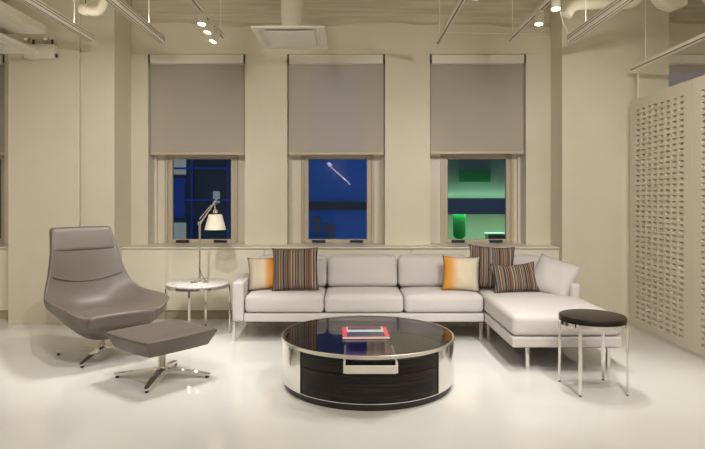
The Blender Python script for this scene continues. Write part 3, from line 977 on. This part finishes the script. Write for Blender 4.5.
# ------------------------------------------------------------------ coffee table
ct = thing('coffee_table', 'round drum coffee table with smoked glass top, chrome sides and dark wood drawers', 'coffee table', (.123, 4.13, 0))
RT = .60
bm = NB(); lathe(bm, [(0, 0), (.578, 0), (.578, .040), (0, .040)], 96); obj('plinth', bm, M['plinth'], ct, smooth=True)
bm = NB(); lathe(bm, [(0, .041), (.588, .041), (.592, .043), (.592, .047), (.588, .049), (0, .049)], 96); obj('bottom_rim', bm, M['chrome'], ct, smooth=True)
aw = R(47)
bm = NB(); arc_slab(bm, .575, RT, -PI / 2 + aw, 3 * PI / 2 - aw, .050, .316, 96); obj('chrome_side', bm, M['chrome'], ct, smooth=True)
bm = NB(); arc_slab(bm, .56, RT - .006, -PI / 2 - aw + .006, -PI / 2 + aw - .006, .224, .304, 48); dr = obj('drawer_front', bm, M['wood'], ct, smooth=True)
bm = NB(); arc_slab(bm, .56, RT - .006, -PI / 2 - aw + .006, -PI / 2 + aw - .006, .050, .220, 48); obj('drawer_front', bm, M['wood'], ct, smooth=True)
bm = NB(); lathe(bm, [(.589, .317), (RT + .001, .317), (RT + .001, .337), (RT - .002, .3395), (RT - .006, .3395), (.589, .337)], 96, close=True); obj('top_rim', bm, M['satin'], ct, smooth=True)
bm = NB(); lathe(bm, [(0, .327), (.588, .327), (.588, .338), (.586, .340), (0, .340)], 96); obj('glass_top', bm, M['glass_top'], ct, smooth=True)
bm = NB(); lathe(bm, [(0, .22), (.57, .22), (.57, .226), (0, .226)], 64); obj('inner_shelf', bm, M['plinth'], ct, smooth=True)
# pull-out tray drawer seen through the glass, its metal rim forming the pull
bm = NB()
box(bm, -.163, .163, -.640, -.628, .246, .292, .002)
box(bm, -.163, -.150, -.628, -.20, .250, .306, .002); box(bm, .150, .163, -.628, -.20, .250, .306, .002)
box(bm, -.150, .150, -.628, .20, .240, .2445)
obj('drawer_pull', bm, M['pull'], dr, label='satin metal tray-shaped pull')
bm = NB(); box(bm, -.149, -.02, -.60, .32, .245, .249); obj('tray_lining', bm, M['lining_a'], ct, label='purple lining half')
bm = NB(); box(bm, -.02, .149, -.60, .32, .245, .249); obj('tray_lining', bm, M['lining_b'], ct, label='brownish pink lining half')

# book on the table
bk = thing('picture_book', 'red-bordered book lying flat on the smoked glass coffee table', 'book', (.105, 4.09, .3415), R(1.5))
M['book_red'] = mat('book_red', (.62, .06, .07), .4)
M['book_white'] = mat('book_white', (.78, .77, .72), .4)
M['book_dark'] = mat('book_dark', (.05, .04, .075), .25)
M['book_grey'] = mat('book_grey', (.42, .50, .50), .3)
bm = NB(); box(bm, -.158, .158, -.15, .15, 0, .016, .002); obj('cover', bm, M['book_red'], bk)
bm = NB(); box(bm, -.152, .156, -.146, .146, .003, .012); bm.verts.ensure_lookup_table(); obj('page_block', bm, M['book_white'], bk)
bm = NB(); box(bm, -.128, .128, -.145, .13, .0162, .0170); obj('cover_panel', bm, M['book_dark'], bk, label='dark panel on the cover')
bm = NB(); box(bm, -.128, -.118, -.02, .148, .0172, .0178); box(bm, .118, .128, -.02, .148, .0172, .0178); box(bm, -.118, .118, -.02, .05, .0172, .0178)
obj('cover_band', bm, M['book_grey'], bk, label='pale band on the cover')
bm = NB(); box(bm, -.158, .158, -.1515, -.1502, .002, .014); obj('spine_stripe', bm, M['book_white'], bk)

# ------------------------------------------------------------------ outside, across the street
M['blue_clad'] = mat('blue_cladding', (.06, .38, .74), .4)
noise_mix(M['blue_clad'], (.05, .36, .70), (.08, .41, .78), ns=.6)
M['dark_clad'] = mat('dark_cladding', (.12, .12, .09), .5)
M['mullion_blue'] = mat('blue_mullion', (.08, .18, .5), .4)
M['room_white'] = mat('room_paint', (.62, .66, .52), .6)
M['slab_blue'] = mat('slab_edge_blue', (.36, .27, .20), .5)
M['green_chair'] = mat('green_plastic', (.03, .45, .10), .4)
M['lit_window'] = emit('lit_window_pane', (.75, .85, .85), .22)
M['green_glow'] = emit('green_room_glow', (.50, 1.0, .66), 4.5)
b = thing('neighbouring_building', 'blue-clad building across the street seen in the middle window', 'building', (0, 16, -4))
bm = NB(); box(bm, -2.4, 1.6, 0, 3, 0, 14); obj('facade', bm, M['blue_clad'], b)
bm = NB(); box(bm, -2.4, 1.6, -.12, -.001, 4.92, 5.14); obj('ledge_band', bm, M['dark_clad'], b)
for (x0, x1, z0, z1) in ((-1.0, -.8, 4.2, 4.75), (-.72, -.42, 4.15, 4.55)):
    bm = NB(); box(bm, x0, x1, -.05, -.001, z0, z1); obj('wall_panel', bm, M['slab_blue'], b)
b = thing('neighbouring_building', 'dark building with blue window bars seen behind the table lamp', 'building', (-4.6, 15, -4))
bm = NB(); box(bm, -4.4, 2.2, 0, 3, 0, 14); obj('facade', bm, M['dark_clad'], b)
for x in (-2.4, -1.2, .0, .58, 1.5):
    bm = NB(); box(bm, x - .02, x + .02, -.08, -.001, 0, 14); obj('mullion', bm, M['mullion_blue'], b)
for z in (3.95, 5.2, 6.0, 6.45, 8):
    bm = NB(); box(bm, -4.4, 2.2, -.10, -.001, z - .025, z + .025); obj('window_bar', bm, M['mullion_blue'], b)
for (x0, x1, z0, z1, mm) in ((-.05, .42, 5.85, 6.30, 'lit_window'), (-.05, .42, 4.15, 4.62, 'lit_window'), (1.12, 1.28, 5.12, 5.42, 'lit_window'), (-.05, .40, 4.75, 5.75, 'mullion_blue'), (-1.9, -1.4, 4.5, 5.1, 'lit_window')):
    bm = NB(); box(bm, x0, x1, -.06, -.001, z0, z1); obj('window_pane', bm, M[mm], b)
b = thing('neighbouring_building', 'office building with green-lit rooms seen in the window over the chaise corner', 'building', (3.6, 15, -4))
bm = NB()
box(bm, -1.6, 3, 0, 4, 0, 3.6); box(bm, -1.6, 3, 0, 4, 4.84, 5.20); box(bm, -1.6, 3, -.1, -.001, 4.84, 5.24); box(bm, -1.6, 3, -.05, 4, 8.0, 14)
obj('slab_edge', bm, M['slab_blue'], b)
bm = NB(); box(bm, -1.6, 3, 3.9, 4, 3.6, 8); box(bm, -1.6, -1.5, 0, 3.9, 3.6, 8); box(bm, 2.9, 3, 0, 3.9, 3.6, 8); obj('room_wall', bm, M['room_white'], b)
bm = NB(); box(bm, -.8, 2.6, 1.2, 2.6, 4.82, 4.838); obj('room_glow', bm, M['green_glow'], b)
bm = NB(); box(bm, -.8, 2.6, 3.6, 3.75, 5.201, 5.215); obj('room_glow', bm, M['green_glow'], b)  # hidden strip added on the floor so the upper room glows from below
bm = NB(); box(bm, -.1, .9, 3.82, 3.89, 5.75, 6.15); obj('wall_panel', bm, M['green_chair'], b)
gc = thing('office_chair', 'green chair in the lit room across the street', 'chair', (3.05, 16.2, -.4))
bm = NB(); rounded_box(bm, .18, .06, .46, .17, 6); obj('chair_back', bm, M['green_chair'], gc, smooth=True, loc=(0, .2, .95))
bm = NB(); rounded_box(bm, .20, .20, .05, .05, 6); obj('chair_seat', bm, M['green_chair'], gc, smooth=True, loc=(0, 0, .45))
bm = NB(); tube(bm, [(0, 0, 0), (0, 0, .40)], .05, 12); tube(bm, [(0, .25, .45), (0, .2, .6)], .03, 8); obj('chair_stem', bm, M['dark_clad'], gc)
cb = thing('filing_cabinet', 'dark cabinet in the lit room across the street', 'cabinet', (4.1, 16.6, -.4))
bm = NB(); box(bm, -.24, .24, -.2, .2, 0, .62, .01); obj('cabinet_body', bm, M['dark_clad'], cb)
bm = NB(); box(bm, -.26, .26, -.22, .22, .62, .66, .005); obj('cabinet_top', bm, M['room_white'], cb)
